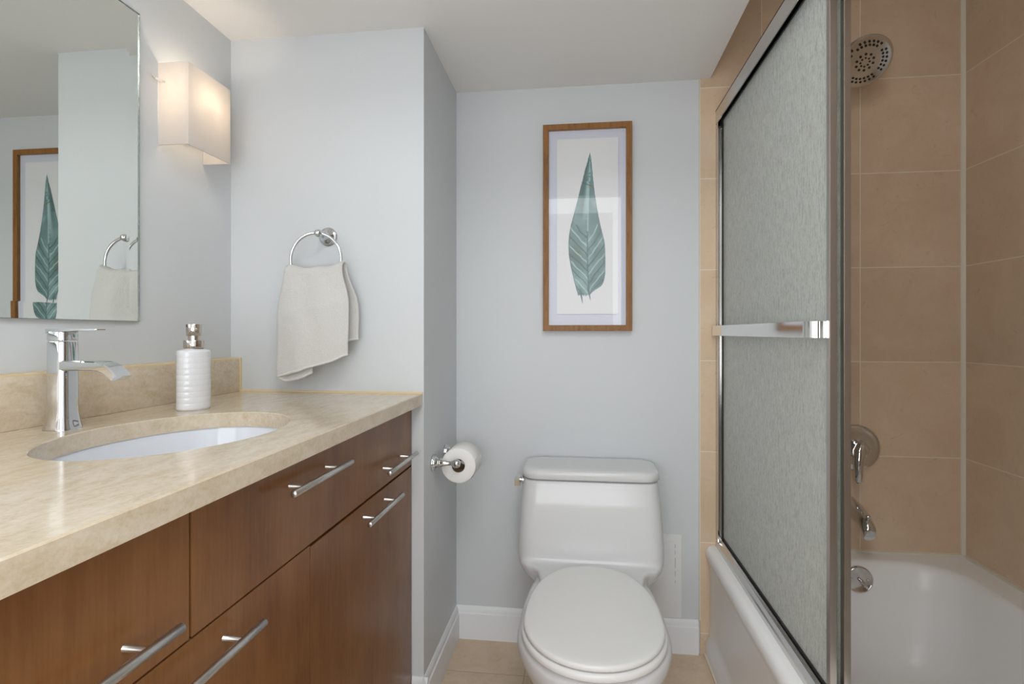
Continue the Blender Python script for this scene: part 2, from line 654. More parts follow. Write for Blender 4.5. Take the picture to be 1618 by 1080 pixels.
ZD = 0.707                        # line between drawers and doors
fronts = [
    ('drawer', VY0, 0.6035, ZD + .0015, 0.873, 0.445, 0.752),
    ('drawer', 0.6085, 1.1895, ZD + .0015, 0.873, 0.897, 0.829),
    ('drawer', 1.18955, 1.4815, ZD + .0015, 0.873, 1.323, 0.752),
    ('door', VY0, 0.8995, 0.092, ZD - .0015, 0.604, 0.674),
    ('door', 0.9020, 1.4815, 0.092, ZD - .0045, 1.203, 0.675),
]
for nm, y0, y1, z0, z1, hy, hz in fronts:
    p = obj(nm, B(XF - .019, XF, y0, y1, z0, z1), M_wood, van, False)
    bar_handle(p, hy, hz)

# ------------------------------------------------------------------ worktop with the oval cut-out
SX, SY, SA, SB = -0.6937, 0.874, 0.1617, 0.2238     # basin centre and half axes
wt = thing('worktop', 'polished beige stone worktop with an oval basin cut-out on the brown cabinet', 'worktop', (-0.72, 0.9, CZ))
bm = bmesh.new()
N = 96
x0, x1, y0, y1 = XL + .001, -0.436, 0.295, YT - .0005


def rect_pt(a):
    c, s = math.cos(a), math.sin(a)
    k = []
    if c > 1e-9: k.append((x1 - SX) / (c * SA))
    if c < -1e-9: k.append((x0 - SX) / (c * SA))
    if s > 1e-9: k.append((y1 - SY) / (s * SB))
    if s < -1e-9: k.append((y0 - SY) / (s * SB))
    k = min(k)
    return SX + c * SA * k, SY + s * SB * k


angs = [2 * PI * i / N for i in range(N)]
for cx_, cy_ in ((x0, y0), (x1, y0), (x1, y1), (x0, y1)):
    angs.append(math.atan2((cy_ - SY) / SB, (cx_ - SX) / SA) % (2 * PI))
angs = sorted(angs)
rings = []
er = 0.002
for kind in ('rect_bot', 'rect_mid', 'rect_top', 'in_top', 'in_top2', 'in_bot'):
    L = []
    for a in angs:
        rx, ry = rect_pt(a)
        c, s = math.cos(a), math.sin(a)
        if kind == 'rect_bot': L.append((rx, ry, CZ - .031))
        elif kind == 'rect_mid': L.append((rx, ry, CZ - er))
        elif kind == 'rect_top':
            L.append((min(rx, x1 - er), ry, CZ))
        elif kind == 'in_top': L.append((SX + c * (SA + .0015), SY + s * (SB + .0015), CZ))
        elif kind == 'in_top2': L.append((SX + c * SA, SY + s * SB, CZ - .0015))
        else: L.append((SX + c * SA, SY + s * SB, CZ - .031))
    rings.append(L)
rings.append(rings[0])
loft(bm, rings, False, False)
bmesh.ops.remove_doubles(bm, verts=bm.verts, dist=1e-6)
obj('slab', bm, M_stone, wt, True, 30)
bm = bmesh.new()
box(bm, XL + .001, -0.983, 0.295, YT - .003, CZ, CZ + .094, bev=.0015)
bk = thing('backsplash', 'low beige stone backsplash strip behind the chrome faucet', 'backsplash', (XL, 0.9, CZ))
obj('stone_strip', bm, M_stone, bk, True, 30)
bm = bmesh.new()
box(bm, XL + .0005, -0.984, 0.295, YT - .0005, CZ + .0925, CZ + .0985, bev=.0015)
box(bm, -0.985, -0.980, YT - .0075, YT - .0005, CZ, CZ + .0985)
sl = obj('sealant', bm, M_caulk, bk, False)
sl['label'] = 'yellowish sealant bead'

# undermount basin
bs = thing('basin', 'white oval china basin set under the beige worktop', 'sink', (SX, SY, CZ - .18))
bm = bmesh.new()
loops = []
prof = [(1.12, -.0315), (1.12, -.040), (1.045, -.046), (1.02, -.08), (0.93, -.12), (0.75, -.150), (0.5, -.170), (0.2, -.178), (0.12, -.178),
        (0.12, -.172), (0.2, -.172), (0.49, -.163), (0.73, -.142), (0.90, -.112), (0.985, -.072), (1.008, -.040), (1.015, -.0315)]
for k, dz in prof:
    loops.append([(SX + math.cos(a) * SA * k, SY + math.sin(a) * SB * k, CZ + dz) for a in angs])
loops.append(loops[0])
loft(bm, loops, False, False)
obj('bowl', bm, M_basin, bs, True, 50)
bm = bmesh.new()
lathe(bm, [(0.001, 0.0), (0.018, 0.0), (0.022, 0.002), (0.022, -.006), (0.001, -.006)], (SX, SY, CZ - .1705), 'Z', 32)
obj('drain', bm, M_chrome, bs)

# ------------------------------------------------------------------ faucet
FX, FY = -0.913, 0.864
fa = thing('faucet', 'chrome single-lever basin faucet with a flat curved spout', 'faucet', (FX, FY, CZ))


def rrect(cx, cy, hx, hy, r, z, n=8):
    pts = []
    for qx, qy, a0 in ((1, 1, 0), (-1, 1, PI / 2), (-1, -1, PI), (1, -1, 3 * PI / 2)):
        for i in range(n + 1):
            a = a0 + PI / 2 * i / n
            pts.append((cx + qx * (hx - r) + r * math.cos(a), cy + qy * (hy - r) + r * math.sin(a), z))
    return pts


bm = bmesh.new()
secs = [(0.0, .0242, .0242), (0.003, .0240, .0240), (0.010, .0222, .0222), (0.020, .0205, .0205), (0.032, .0195, .0195),
        (0.05, .0190, .0190), (0.09, .0188, .0188), (0.1545, .0188, .0188), (0.156, .0180, .0180)]
loft(bm, [rrect(FX, FY, hx, hy, min(hx, hy) * .60, CZ + h) for h, hx, hy in secs])
obj('column', bm, M_chrome, fa, True, 30)
bm = bmesh.new()
secs = [(.1572, .0180, .0180), (.1585, .0188, .0188), (.172, .0188, .0188), (.1735, .0180, .0180)]
loft(bm, [rrect(FX, FY, hx, hy, min(hx, hy) * .60, CZ + h) for h, hx, hy in secs])
# flat lever reaching forward
pts = []
for x, hw, zt, zb in ((-.0168, .0168, .178, .170), (0.0, .0185, .1785, .171), (.0185, .0180, .1785, .1735), (.045, .0140, .1783, .1752), (.073, .0105, .178, .1756), (.076, .009, .1775, .1765)):
    pts.append([(FX + x, FY + hw * a, CZ + (zt if b else zb)) for a, b in ((-1, 1), (-.9, 1), (.9, 1), (1, 1), (1, 0), (.9, 0), (-.9, 0), (-1, 0))])
loft(bm, pts)
obj('lever', bm, M_chrome, fa, True, 30)
bm = bmesh.new()
path = [(-.0100, .1225, .018), (0.0, .1225, .018), (.052, .122, .017), (.075, .1215, .0165), (.090, .119, .016), (.104, .1125, .015), (.114, .103, .0135), (.120, .096, .012)]
pts = []
for i, (x, zt, th) in enumerate(path):
    j0, j1 = max(i - 1, 0), min(i + 1, len(path) - 1)
    dx, dz = path[j1][0] - path[j0][0], path[j1][1] - path[j0][1]
    l = math.hypot(dx, dz)
    nx, nz = dz / l, -dx / l
    hw = .0180
    L = []
    for a, dd in ((-1, .12), (-.86, 0), (.86, 0), (1, .12), (1, .88), (.86, 1), (-.86, 1), (-1, .88)):
        L.append((FX + x + nx * th * dd, FY + hw * a, CZ + zt + nz * th * dd))
    pts.append(L)
loft(bm, pts)
obj('spout', bm, M_chrome, fa, True, 30)
bm = bmesh.new()
box(bm, FX + .106, FX + .1105, FY - .013, FY + .013, CZ + .0905, CZ + .0935)
o = obj('outlet', bm, M_hole, fa, False)
o['label'] = 'dark slit under the spout tip'

# ------------------------------------------------------------------ soap dispenser
DX, DY = -0.858, 1.124
sd = thing('soap_dispenser', 'white ribbed soap dispenser with a metal pump beside the backsplash', 'soap dispenser', (DX, DY, CZ))
m, nt, p, _ = mat('glazed_ceramic')
p.inputs['Base Color'].default_value = (0.75, 0.75, 0.76, 1)
p.inputs['Roughness'].default_value = 0.12
M_ceramic = m


def oval(k, z, n=64, a=.0280, b=.0375):
    rot = math.radians(-12)
    out = []
    for i in range(n):
        t = 2 * PI * i / n
        x, y = a * k * math.cos(t), b * k * math.sin(t)
        out.append((DX + x * math.cos(rot) - y * math.sin(rot), DY + x * math.sin(rot) + y * math.cos(rot), CZ + z))
    return out


bm = bmesh.new()
loops = [oval(.93, 0.0), oval(.97, .001), oval(.985, .003)]
nr = 10
for r in range(nr):
    za, zb = .003 + .126 * r / nr, .003 + .126 * (r + 1) / nr
    loops += [oval(.9955, za + .0002), oval(.9995, za + .0008), oval(1.0, (za + zb) / 2), oval(.9995, zb - .0008), oval(.9955, zb - .0002)]
loops += [oval(.97, .1305), oval(.90, .1325), oval(.55, .136), oval(.42, .137)]
loft(bm, loops)
bot = obj('bottle', bm, M_ceramic, sd, True, 60)
# upright joints staggered row by row like small bricks
bm = bmesh.new()
for r in range(nr):
    za, zb = .003 + .126 * r / nr, .003 + .126 * (r + 1) / nr
    for k in range(0, 64, 4):
        i = (k + (2 if r % 2 else 0)) % 64
        a, b = oval(1.0012, za + .001), oval(1.0012, zb - .001)
        a2, b2 = oval(.99, za + .001), oval(.99, zb - .001)
        pa, pb, pc, pd = Vector(a[i]), Vector(b[i]), Vector(a2[i]), Vector(b2[i])
        tn = (Vector(a[(i + 1) % 64]) - pa).normalized() * .00025
        loft(bm, [[pa - tn, pa + tn, pc + tn, pc - tn], [pb - tn, pb + tn, pd + tn, pd - tn]])
rb = obj('ribbing', bm, simple('glaze_line', (0.74, 0.74, 0.76), .2), bot, False)
bm = bmesh.new()
lathe(bm, [(.0001, .1365), (.0205, .1365), (.0210, .1375), (.0210, .1530), (.0205, .1540), (.0118, .1540), (.0118, .1640),
           (.0142, .1640), (.0150, .1650), (.0160, .1885), (.0154, .1900), (.0001, .1900)], (DX, DY, CZ), 'Z', 40)
pm = obj('pump', bm, M_nickel_dark, sd, True, 40)
bm = bmesh.new()
tube(bm, [(DX + .009, DY - .008, CZ + .181), (DX + .014, DY - .0125, CZ + .181), (DX + .018, DY - .0165, CZ + .177)], .0032, 12)
obj('nozzle', bm, M_nickel_dark, pm)

# ------------------------------------------------------------------ mirror
mi = thing('wall_mirror', 'frameless mirror with a wide slanted glass edge above the basin', 'mirror', (XL, 0.8, 1.45))
my0, my1, mz0, mz1 = 0.58, 1.141, 1.1038, 1.8115
bw, bd = 0.031, 0.0017
xg0, xg1 = XL + .0035, XL + .0100      # back and front of the glass


def rp(x, d):
    return [(x, my0 + d, mz0 + d), (x, my1 - d, mz0 + d), (x, my1 - d, mz1 - d), (x, my0 + d, mz1 - d)]


m, nt, p, out = mat('mirror_pane')
nt.nodes.remove(p)
g = nd(nt, 'ShaderNodeBsdfRefraction')
g.inputs['IOR'].default_value = 1.5
g.inputs['Roughness'].default_value = 0.0
g.inputs['Color'].default_value = (0.985, 0.99, 0.985, 1)
nt.links.new(g.outputs[0], out.inputs['Surface'])
bm = bmesh.new()
loft(bm, [rp(xg0 + .0003, 0), rp(xg1 - bd, 0), rp(xg1, bw)])
obj('mirror_glass', bm, m, mi, False)
bm = bmesh.new()
loft(bm, [rp(XL + .0005, .0004), rp(xg0, .0004)])
obj('silver_backing', bm, M_mirror, mi, False)
bm = bmesh.new()
for d0, d1 in ((-.0006, 0),):
    L = [rp(XL + .0005, d0), rp(xg1 - bd, d0), rp(xg1 - bd, d1 + .0003), rp(XL + .0005, d1 + .0003)]
    L.append(L[0])
    loft(bm, L, False, False)
obj('ground_edge', bm, M_mirror_edge, mi, False)

# ------------------------------------------------------------------ wall sconce
def sconce(yc, label):
    y0, y1, z0, z1 = yc - .081, yc + .081, 1.5325, 1.7310
    xf = -0.935
    t = thing('wall_sconce', label, 'lamp', (XL, yc, (z0 + z1) / 2))
    bm = bmesh.new()
    th = .004
    outer = [(XL + .002, y0), (xf, y0), (xf, y1), (XL + .002, y1)]
    inner = [(XL + .002, y1 - th), (xf - th, y1 - th), (xf - th, y0 + th), (XL + .002, y0 + th)]
    # top slopes a little like the folded glass of the lamp
    loft(bm, [[(x, y, z) for x, y in outer + inner] for z in (z0, z1)])
    es = [e for e in bm.edges if abs(e.verts[0].co.z - e.verts[1].co.z) > .1 and e.verts[0].co.x > xf - .001]
    bmesh.ops.bevel(bm, geom=es, offset=.003, segments=3, profile=.5, affect='EDGES')
    obj('shade', bm, M_opal, t, True, 40)
    bm = bmesh.new()
    box(bm, XL + .0005, XL + .010, yc - .055, yc + .055, 1.575, 1.688, bev=.002)
    obj('backplate', bm, M_chrome2, t, True)
    bm = bmesh.new()
    lathe(bm, [(.001, 0), (.014, 0), (.014, .022), (.011, .024), (.001, .024)], (XL + .010, yc, 1.632), 'X', 24)
    obj('socket', bm, simple('socket_white', (.8, .78, .75), .5), t)
    bm = bmesh.new()
    sphere(bm, (XL + .050, yc, 1.648), .016)
    obj('bulb', bm, M_bulb, t)
    bm = bmesh.new()
    pts = [(XL + .004, y0 - .022, 1.693), (XL + .002, y0 - .010, 1.690), (XL + .012, y0 - .002, 1.6855), (XL + .020, y0 + .0005, 1.684)]
    loft(bm, [[(x, y - .0006, z - .0025), (x + .0012, y, z - .0025), (x + .0012, y, z + .0025), (x, y - .0006, z + .0025)] for x, y, z in pts])
    o = obj('bracket_tab', bm, simple('cream_metal', (.72, .66, .58), .4), t, False)
    o['label'] = 'thin cream metal tab'
    d = bpy.data.lights.new('sconce_bulb_light', 'POINT')
    d.energy = 1.5
    d.color = (1.0, 0.82, 0.63)
    d.shadow_soft_size = .022
    l = bpy.data.objects.new('sconce_bulb_light', d)
    COL.objects.link(l)
    l.parent = t
    l.location = Vector((xf - .034, yc, 1.652)) - t.location
    return t


sconce(1.286, 'lit opal glass wall lamp between the mirror and the wall corner')

# ------------------------------------------------------------------ towel ring
RX, RZ, RY, RR = -0.722, 1.279, 1.425, 0.0735
PX, PZ = -0.714, 1.351
tr = thing('towel_ring', 'chrome towel ring on a round stepped base above the worktop', 'towel ring', (PX, YT, PZ))
bm = bmesh.new()
lathe(bm, [(.0001, 0), (.027, 0), (.0275, .002), (.0265, .005), (.023, .0065), (.0225, .009), (.0195, .0105), (.0175, .014),
           (.0125, .0165), (.010, .021), (.0075, .030), (.0070, .040), (.0080, .048)], (PX, YT, PZ), '-Y', 40)
obj('wall_base', bm, M_chrome, tr, True, 50)
bm = bmesh.new()
lathe(bm, [(.0001, .046), (.006, .046), (.0092, .050), (.0110, .056), (.0112, .062), (.0095, .068), (.0055, .0725), (.0001, .0735)],
      (PX, YT, PZ), '-Y', 32)
obj('knob', bm, M_chrome, tr, True, 50)
bm = bmesh.new()
tube(bm, [(RX + RR * math.cos(2 * PI * i / 72), RY, RZ + RR * math.sin(2 * PI * i / 72)) for i in range(72)], .0042, 14, True)
obj('ring', bm, M_chrome, tr, True, 60)

# ------------------------------------------------------------------ hand towel draped through the ring
def towel():
    NA, NV = 60, 70
    zt = 1.236
    rr = .0155
    Lb, Lf = 0.19, 0.280
    bm = bmesh.new()
    rows = []
    total = Lb + PI * rr + Lf
    for i in range(NV + 1):
        s = total * i / NV
        row = []
        for j in range(NA + 1):
            a = j / NA
            fold = .30
            # sideways position in the folded cloth
            if a < fold:
                k = a / fold
                xs, inset = -0.95 + (1 - k) * .95, 1.0
                if k > .72:
                    q = (k - .72) / .28
                    inset = .5 + .5 * math.cos(q * PI / 1)
                    inset = max(inset, 0)
                    xs = -0.95 + (1 - .72) * .95 * (1 - q) - .05 * math.sin(q * PI / 2)
            else:
                k = (a - fold) / (1 - fold)
                xs, inset = -1 + 2 * k, 0.0
            edge = abs(xs) ** 2
            if s < Lb:
                side, d = 1, Lb - s
            elif s > Lb + PI * rr:
                side, d = -1, s - Lb - PI * rr
            else:
                side, d = 0, 0
            inn = .0125 * inset
            ztop = zt + .004 + .010 * edge + .004 * xs + .002 * math.sin(xs * 7 + 1)
            if side == 0:
                ang = (s - Lb) / rr
                r2 = rr - inn
                y = RY + r2 * math.cos(ang)
                z = ztop + r2 * math.sin(ang)
                hw = .083
            else:
                spread = min(1, d / .11)
                hw = .083 + .020 * (spread * spread * (3 - 2 * spread))
                y = RY + side * (rr - inn + .006 * spread)
                slope = (.034 * (xs + 1) / 2 - .011 * min(1, inset * 1.4) - .004) if side < 0 else .0
                f = d / (Lf if side < 0 else Lb)
                z = ztop - d + slope * 1.6 * f - .010 * edge * min(1, f * 1.5)
                # soft folds
                wv = math.sin(xs * 3.2 + 0.6 + d * 6) * .0045 + math.sin(xs * 6.5 - d * 9) * .0022
                y += -abs(side) * wv * spread * (1 if side < 0 else .6)
                if side < 0 and inset < .5:
                    y -= .008 * spread * (1 - edge)
            shift = (.010 if side > 0 else 0.0) * (min(1, d / .08) if side else 0)
            x = -0.7215 + hw * xs + shift - (.003 * d / .28 if side < 0 else 0)
            nz = noise.noise(Vector((x * 26, y * 26, z * 20 + side * 5))) * .0032 + noise.noise(Vector((x * 130, y * 130, z * 130))) * .0009
            row.append(bm.verts.new((x, min(y + nz, YT - .012), z + nz)))
        rows.append(row)
    for i in range(NV):
        for j in range(NA):
            f = bm.faces.new((rows[i][j], rows[i][j + 1], rows[i + 1][j + 1], rows[i + 1][j]))
            f.material_index = 1 if i >= NV - 1 or i == 0 else 0
    return tag(obj('hand_towel', bm, [M_terry, M_hem], None, True, 180,
                   mods=(('SOLIDIFY', dict(thickness=.0085, offset=0, use_rim=True)), ('SUBSURF', dict(levels=1, render_levels=1)))),
               'cream terry hand towel folded through the chrome ring', 'towel')


towel()

# ------------------------------------------------------------------ toilet paper holder and roll
hz, hx = 0.690, -0.361
hp = thing('toilet_paper_holder', 'chrome two-post toilet paper holder on the side wall', 'toilet paper holder', (XC, 1.653, hz))
for yy, nm in ((1.578, 'post'), (1.728, 'post')):
    bm = bmesh.new()
    lathe(bm, [(.0001, 0), (.0255, 0), (.0265, .002), (.0255, .005), (.0215, .0065), (.021, .009), (.0175, .0105), (.016, .015),
               (.0145, .017), (.0135, .020), (.0150, .0225), (.0150, .0245), (.0115, .028), (.0085, .038), (.0070, .048), (.0065, .056),
               (.0080, .060), (.0115, .065), (.0128, .072), (.0115, .079), (.0075, .0835), (.0001, .0845)], (XC, yy, hz), 'X', 36)
    obj(nm, bm, M_chrome, hp, True, 50)
bm = bmesh.new()
lathe(bm, [(.006, 0), (.006, .150)], (hx, 1.578, hz), 'Y', 20)
obj('roller', bm, M_chrome, hp)

rz = hz - .0125
tp = thing('toilet_paper', 'white toilet paper roll hanging on the chrome holder', 'toilet paper', (hx, 1.653, rz))
bm = bmesh.new()
ro, ri = .0525, .0205
ya, yb = 1.603, 1.703
prof = [(ri, ya + .0005), (ri + .001, ya), (ro - .002, ya), (ro, ya + .002), (ro, yb - .002), (ro - .002, yb), (ri + .001, yb), (ri, yb - .0005)]
rows = []
seg = 64
for k in range(seg):
    a = 2 * PI * k / seg
    rows.append([(hx + r * math.cos(a), y, rz + r * math.sin(a)) for r, y in prof])
rows.append(rows[0])
loft(bm, rows, False, False)
# loose end of the sheet
sh = []
for i in range(9):
    a = math.radians(20 - i * 9)
    rr_ = ro + .0006 + .00018 * i
    sh.append([(hx + rr_ * math.cos(a), y, rz + rr_ * math.sin(a)) for y in (ya + .001, yb - .001)])
loft(bm, sh, False, False, False)
bmesh.ops.remove_doubles(bm, verts=bm.verts, dist=1e-6)
obj('paper', bm, M_paper_white, tp, True, 50)
bm = bmesh.new()
prof = [(ri - .0012, ya + .001), (ri, ya + .0008), (ri, yb - .0008), (ri - .0012, yb - .001)]
rows = [[(hx + r * math.cos(2 * PI * k / 48), y, rz + r * math.sin(2 * PI * k / 48)) for r, y in prof] for k in range(48)]
rows.append(rows[0])
loft(bm, rows, False, False)
bmesh.ops.remove_doubles(bm, verts=bm.verts, dist=1e-6)
obj('core', bm, M_card, tp)

# ------------------------------------------------------------------ toilet
TX = 0.033
to = thing('toilet', 'white one-piece toilet with closed lid under the framed leaf', 'toilet', (TX, 1.5, 0))


def egg(front, back, hw, ywide, z, n=72, pf=2.0, pb=2.6):
    out = []
    for i in range(n):
        a = 2 * PI * i / n
        c, s = math.cos(a), math.sin(a)
        p = pf if s < 0 else pb
        x = hw * math.copysign(abs(c) ** (2 / p), c)
        ln = (ywide - front) if s < 0 else (back - ywide)
        y = ywide + ln * math.copysign(abs(s) ** (2 / p), s)
        out.append((TX + x, y, z))
    return out


bm = bmesh.new()
# pedestal and bowl
loft(bm, [egg(1.275, 1.86, .105, 1.50, 0.0), egg(1.270, 1.86, .108, 1.50, .02), egg(1.285, 1.86, .100, 1.50, .06),
          egg(1.265, 1.86, .103, 1.48, .12), egg(1.225, 1.86, .122, 1.44, .18), egg(1.180, 1.86, .150, 1.40, .235),
          egg(1.148, 1.86, .174, 1.37, .28), egg(1.134, 1.84, .184, 1.35, .315), egg(1.132, 1.80, .1855, 1.34, .340),
          egg(1.138, 1.78, .180, 1.34, .352), egg(1.150, 1.76, .168, 1.34, .356)])
# deck behind the seat that runs up to the tank
half = [(.0, 1.47), (.07, 1.48), (.125, 1.515), (.146, 1.55), (.151, 1.58), (.158, 1.605), (.175, 1.627), (.198, 1.643), (.213, 1.662), (.218, 1.69),
        (.218, 1.78), (.215, 1.86), (.0, 1.87)]


def deck(k, z, q=1.0):
    P = [(TX + x * k, 1.87 + (y - 1.87) * q, z) for x, y in half]
    return P + [(2 * TX - x, y, zz) for x, y, zz in reversed(P[1:-1])]


loft(bm, [deck(.45, .20, .6), deck(.60, .27, .9), deck(.80, .315), deck(.93, .345), deck(.99, .366), deck(1.0, .374), deck(.98, .380)])


def tank_loop(hw, yf, z, r=.045, bow=.012):
    pts = rrect(TX, (yf + 1.882) / 2, hw, (1.882 - yf) / 2, r, z, 10)
    out = []
    for x, y, zz in pts:
        k = 1 - ((x - TX) / hw) ** 2
        if y < (yf + 1.882) / 2:
            y -= bow * k
        out.append((x, y, zz))
    return out


loft(bm, [tank_loop(.120, 1.72, .245), tank_loop(.165, 1.69, .285), tank_loop(.200, 1.672, .318), tank_loop(.219, 1.663, .350),
          tank_loop(.224, 1.660, .385), tank_loop(.224, 1.661, .42), tank_loop(.221, 1.668, .48), tank_loop(.2165, 1.679, .55),
          tank_loop(.2115, 1.690, .60), tank_loop(.2105, 1.692, .617), tank_loop(.2065, 1.697, .6195)])
obj('china_body', bm, M_porcelain, to, True, 180,
    mods=(('REMESH', dict(mode='VOXEL', voxel_size=.0055, use_smooth_shade=True)), ('SMOOTH', dict(factor=.5, iterations=14))))
bm = bmesh.new()


def lid_loop(g, z, bow=.010, back=1.886):
    yf = 1.688
    pts = rrect(TX, (yf + back) / 2, .2135 + g, (back - yf) / 2 + g, .05, z, 12)
    return [(x, y - (bow * (1 - ((x - TX) / .2135) ** 2) if y < (yf + back) / 2 else 0), zz) for x, y, zz in pts]


loft(bm, [lid_loop(-.006, .6225), lid_loop(-.001, .6225), lid_loop(.0, .6235), lid_loop(.0, .640), lid_loop(-.002, .6455), lid_loop(-.006, .6495),
          lid_loop(-.014, .6520), lid_loop(-.030, .6527), lid_loop(-.045, .6530)])
obj('tank_lid', bm, M_porcelain, to, True, 60)


def seat_loop(g, z, fr=1.133, bk=1.624, hw=.1665):
    return egg(fr - g, bk + g, hw + g, 1.325, z, 96, 2.05, 2.35)


bm = bmesh.new()
loft(bm, [seat_loop(-.004, .3575), seat_loop(.004, .3585), seat_loop(.006, .362), seat_loop(.006, .3705), seat_loop(.003, .3742), seat_loop(-.004, .3752)])
obj('seat', bm, M_seat, to, True, 60)
bm = bmesh.new()
loft(bm, [seat_loop(-.008, .3775), seat_loop(-.002, .3778), seat_loop(.0005, .380), seat_loop(.0005, .386), seat_loop(-.0015, .3893), seat_loop(-.006, .3908),
          seat_loop(-.02, .3915), seat_loop(-.06, .3925), seat_loop(-.12, .3932)])
obj('seat_lid', bm, M_seat, to, True, 60)
for s in (-1, 1):
    bm = bmesh.new()
    lathe(bm, [(.0001, .36), (.012, .36), (.012, .3770), (.0001, .3770)], (TX + s * .07, 1.600, 0), 'Z', 20)
    obj('seat_hinge', bm, M_seat, to)
bm = bmesh.new()
lathe(bm, [(.0001, 0), (.012, 0), (.012, .006), (.007, .008), (.007, .016)], (TX - .209, 1.735, .607), '-X', 20)
loft(bm, [[(TX - .2225 - q, y, z) for y, z in ((1.700, .596), (1.716, .593), (1.752, .597), (1.752, .617), (1.716, .620), (1.700, .616))]
          for q in (-.003, .009, .013)])
for v in bm.verts:
    pass
fl = obj('flush_lever', bm, M_chrome2, to, True, 30)
fl['label'] = 'chrome flush lever'

# access panel on the wall behind the toilet
ap = thing('access_panel', 'white painted access panel on the wall right of the toilet tank', 'panel', (0.27, YB, 0.26))
bm = bmesh.new()
box(bm, 0.195, 0.3425, YB - .005, YB, 0.1145, 0.397, bev=.0015)
obj('surround', bm, M_plastic, ap, False)
bm = bmesh.new()
loft(bm, [[(x, y, z) for x, _, z in [(0.215 + a, 0, b) for a, b in ((0, .136), (.105, .136), (.105, .368), (.099, .374), (0, .374))]] for y in (YB - .0046, YB - .0064)])
obj('door', bm, M_plastic, ap, False)
bm = bmesh.new()
for za, zb in ((.352, .365), (.330, .342), (.285, .318), (.255, .275), (.235, .242)):
    box(bm, .3198, .3212, YB - .0062, YB - .0048, za, zb)
g = obj('door_gap', bm, M_slot, ap, False)
g['label'] = 'dark broken gap along the panel door'

# ------------------------------------------------------------------ framed leaf print
pf = thing('framed_print', 'oak framed print of a blue-green leaf above the toilet', 'picture', (0.0265, YB, 1.4375))
fx0, fx1, fz0, fz1 = -0.124, 0.1765, 1.083, 1.790
yf, yb_ = 1.868, 1.893
fw = .0195
bm = bmesh.new()


def fr(d, y):
    return [(fx0 + d, y, fz0 + d), (fx1 - d, y, fz0 + d), (fx1 - d, y, fz1 - d), (fx0 + d, y, fz1 - d)]


L = [fr(0, yb_), fr(0, yf + .001), fr(.001, yf), fr(fw - .001, yf), fr(fw, yf + .001), fr(fw, yb_)]
L.append(L[0])
loft(bm, L, False, False)
obj('frame', bm, M_frame, pf, False)
bm = bmesh.new()
box(bm, fx0 + fw - .002, fx1 - fw + .002, 1.8815, 1.888, fz0 + fw - .002, fz1 - fw + .002)
obj('mat_board', bm, M_mat, pf, False)
# deckle-edged paper
bm = bmesh.new()
px0, px1, pz0, pz1 = -.0762, .1310, 1.1405, 1.7405
edge = []


def jag(k):
    return noise.noise(Vector((k * 22, 3.1, 0))) * .0022 + noise.noise(Vector((k * 75, 9.3, 0))) * .0010


n = 90
for i in range(n): edge.append((px0 + (px1 - px0) * i / n, pz0 + jag(i * .07)))
for i in range(2 * n): edge.append((px1 + jag(20 + i * .05), pz0 + (pz1 - pz0) * i / (2 * n)))
for i in range(n): edge.append((px1 - (px1 - px0) * i / n, pz1 + .5 * jag(40 + i * .06)))
for i in range(2 * n): edge.append((px0 + jag(60 + i * .05), pz1 - (pz1 - pz0) * i / (2 * n)))
loft(bm, [[(x, y, z) for x, z in edge] for y in (1.8794, 1.8778)], False, True)
pp = obj('art_paper', bm, M_art, pf, False)

# the painted leaf: outline and watercolour veins as a coloured sheet printed on the paper
def lerp_tab(tab, s):
    for (s0, v0), (s1, v1) in zip(tab, tab[1:]):
        if s <= s1:
            k = (s - s0) / (s1 - s0) if s1 > s0 else 0
            k = max(0, min(1, k))
            return v0 + (v1 - v0) * k
    return tab[-1][1]


LZ0, LZ1 = 1.2040, 1.6905
# offsets measured along the leaf, 0 at the tip and 1 at the stalk end
mid_t = [(0, .036), (.2, .033), (.4, .029), (.6, .0275), (.8, .0275), (.92, .031), (1, .034)]
lef_t = [(0, .0355), (.06, .028), (.12, .019), (.2, .0095), (.25, .003), (.32, -.005), (.40, -.0150), (.5, -.0285), (.57, -.0350), (.64, -.0375), (.72, -.0355),
         (.80, -.0290), (.88, -.0200), (.95, -.0115), (1, -.0040)]
rig_t = [(0, .0365), (.04, .040), (.12, .0440), (.2, .0475), (.28, .052), (.36, .0575), (.46, .0660), (.55, .0760), (.63, .0855), (.70, .0875), (.78, .0880),
         (.85, .0875), (.90, .0830), (.94, .074), (.97, .060), (1, .046)]
bm = bmesh.new()
lay = bm.loops.layers.float_color.new('Col')
NS, NT = 230, 64
base_dark, base_mid, base_pale = Vector(srgb(84, 108, 110)), Vector(srgb(120, 152, 150)), Vector(srgb(166, 192, 192))


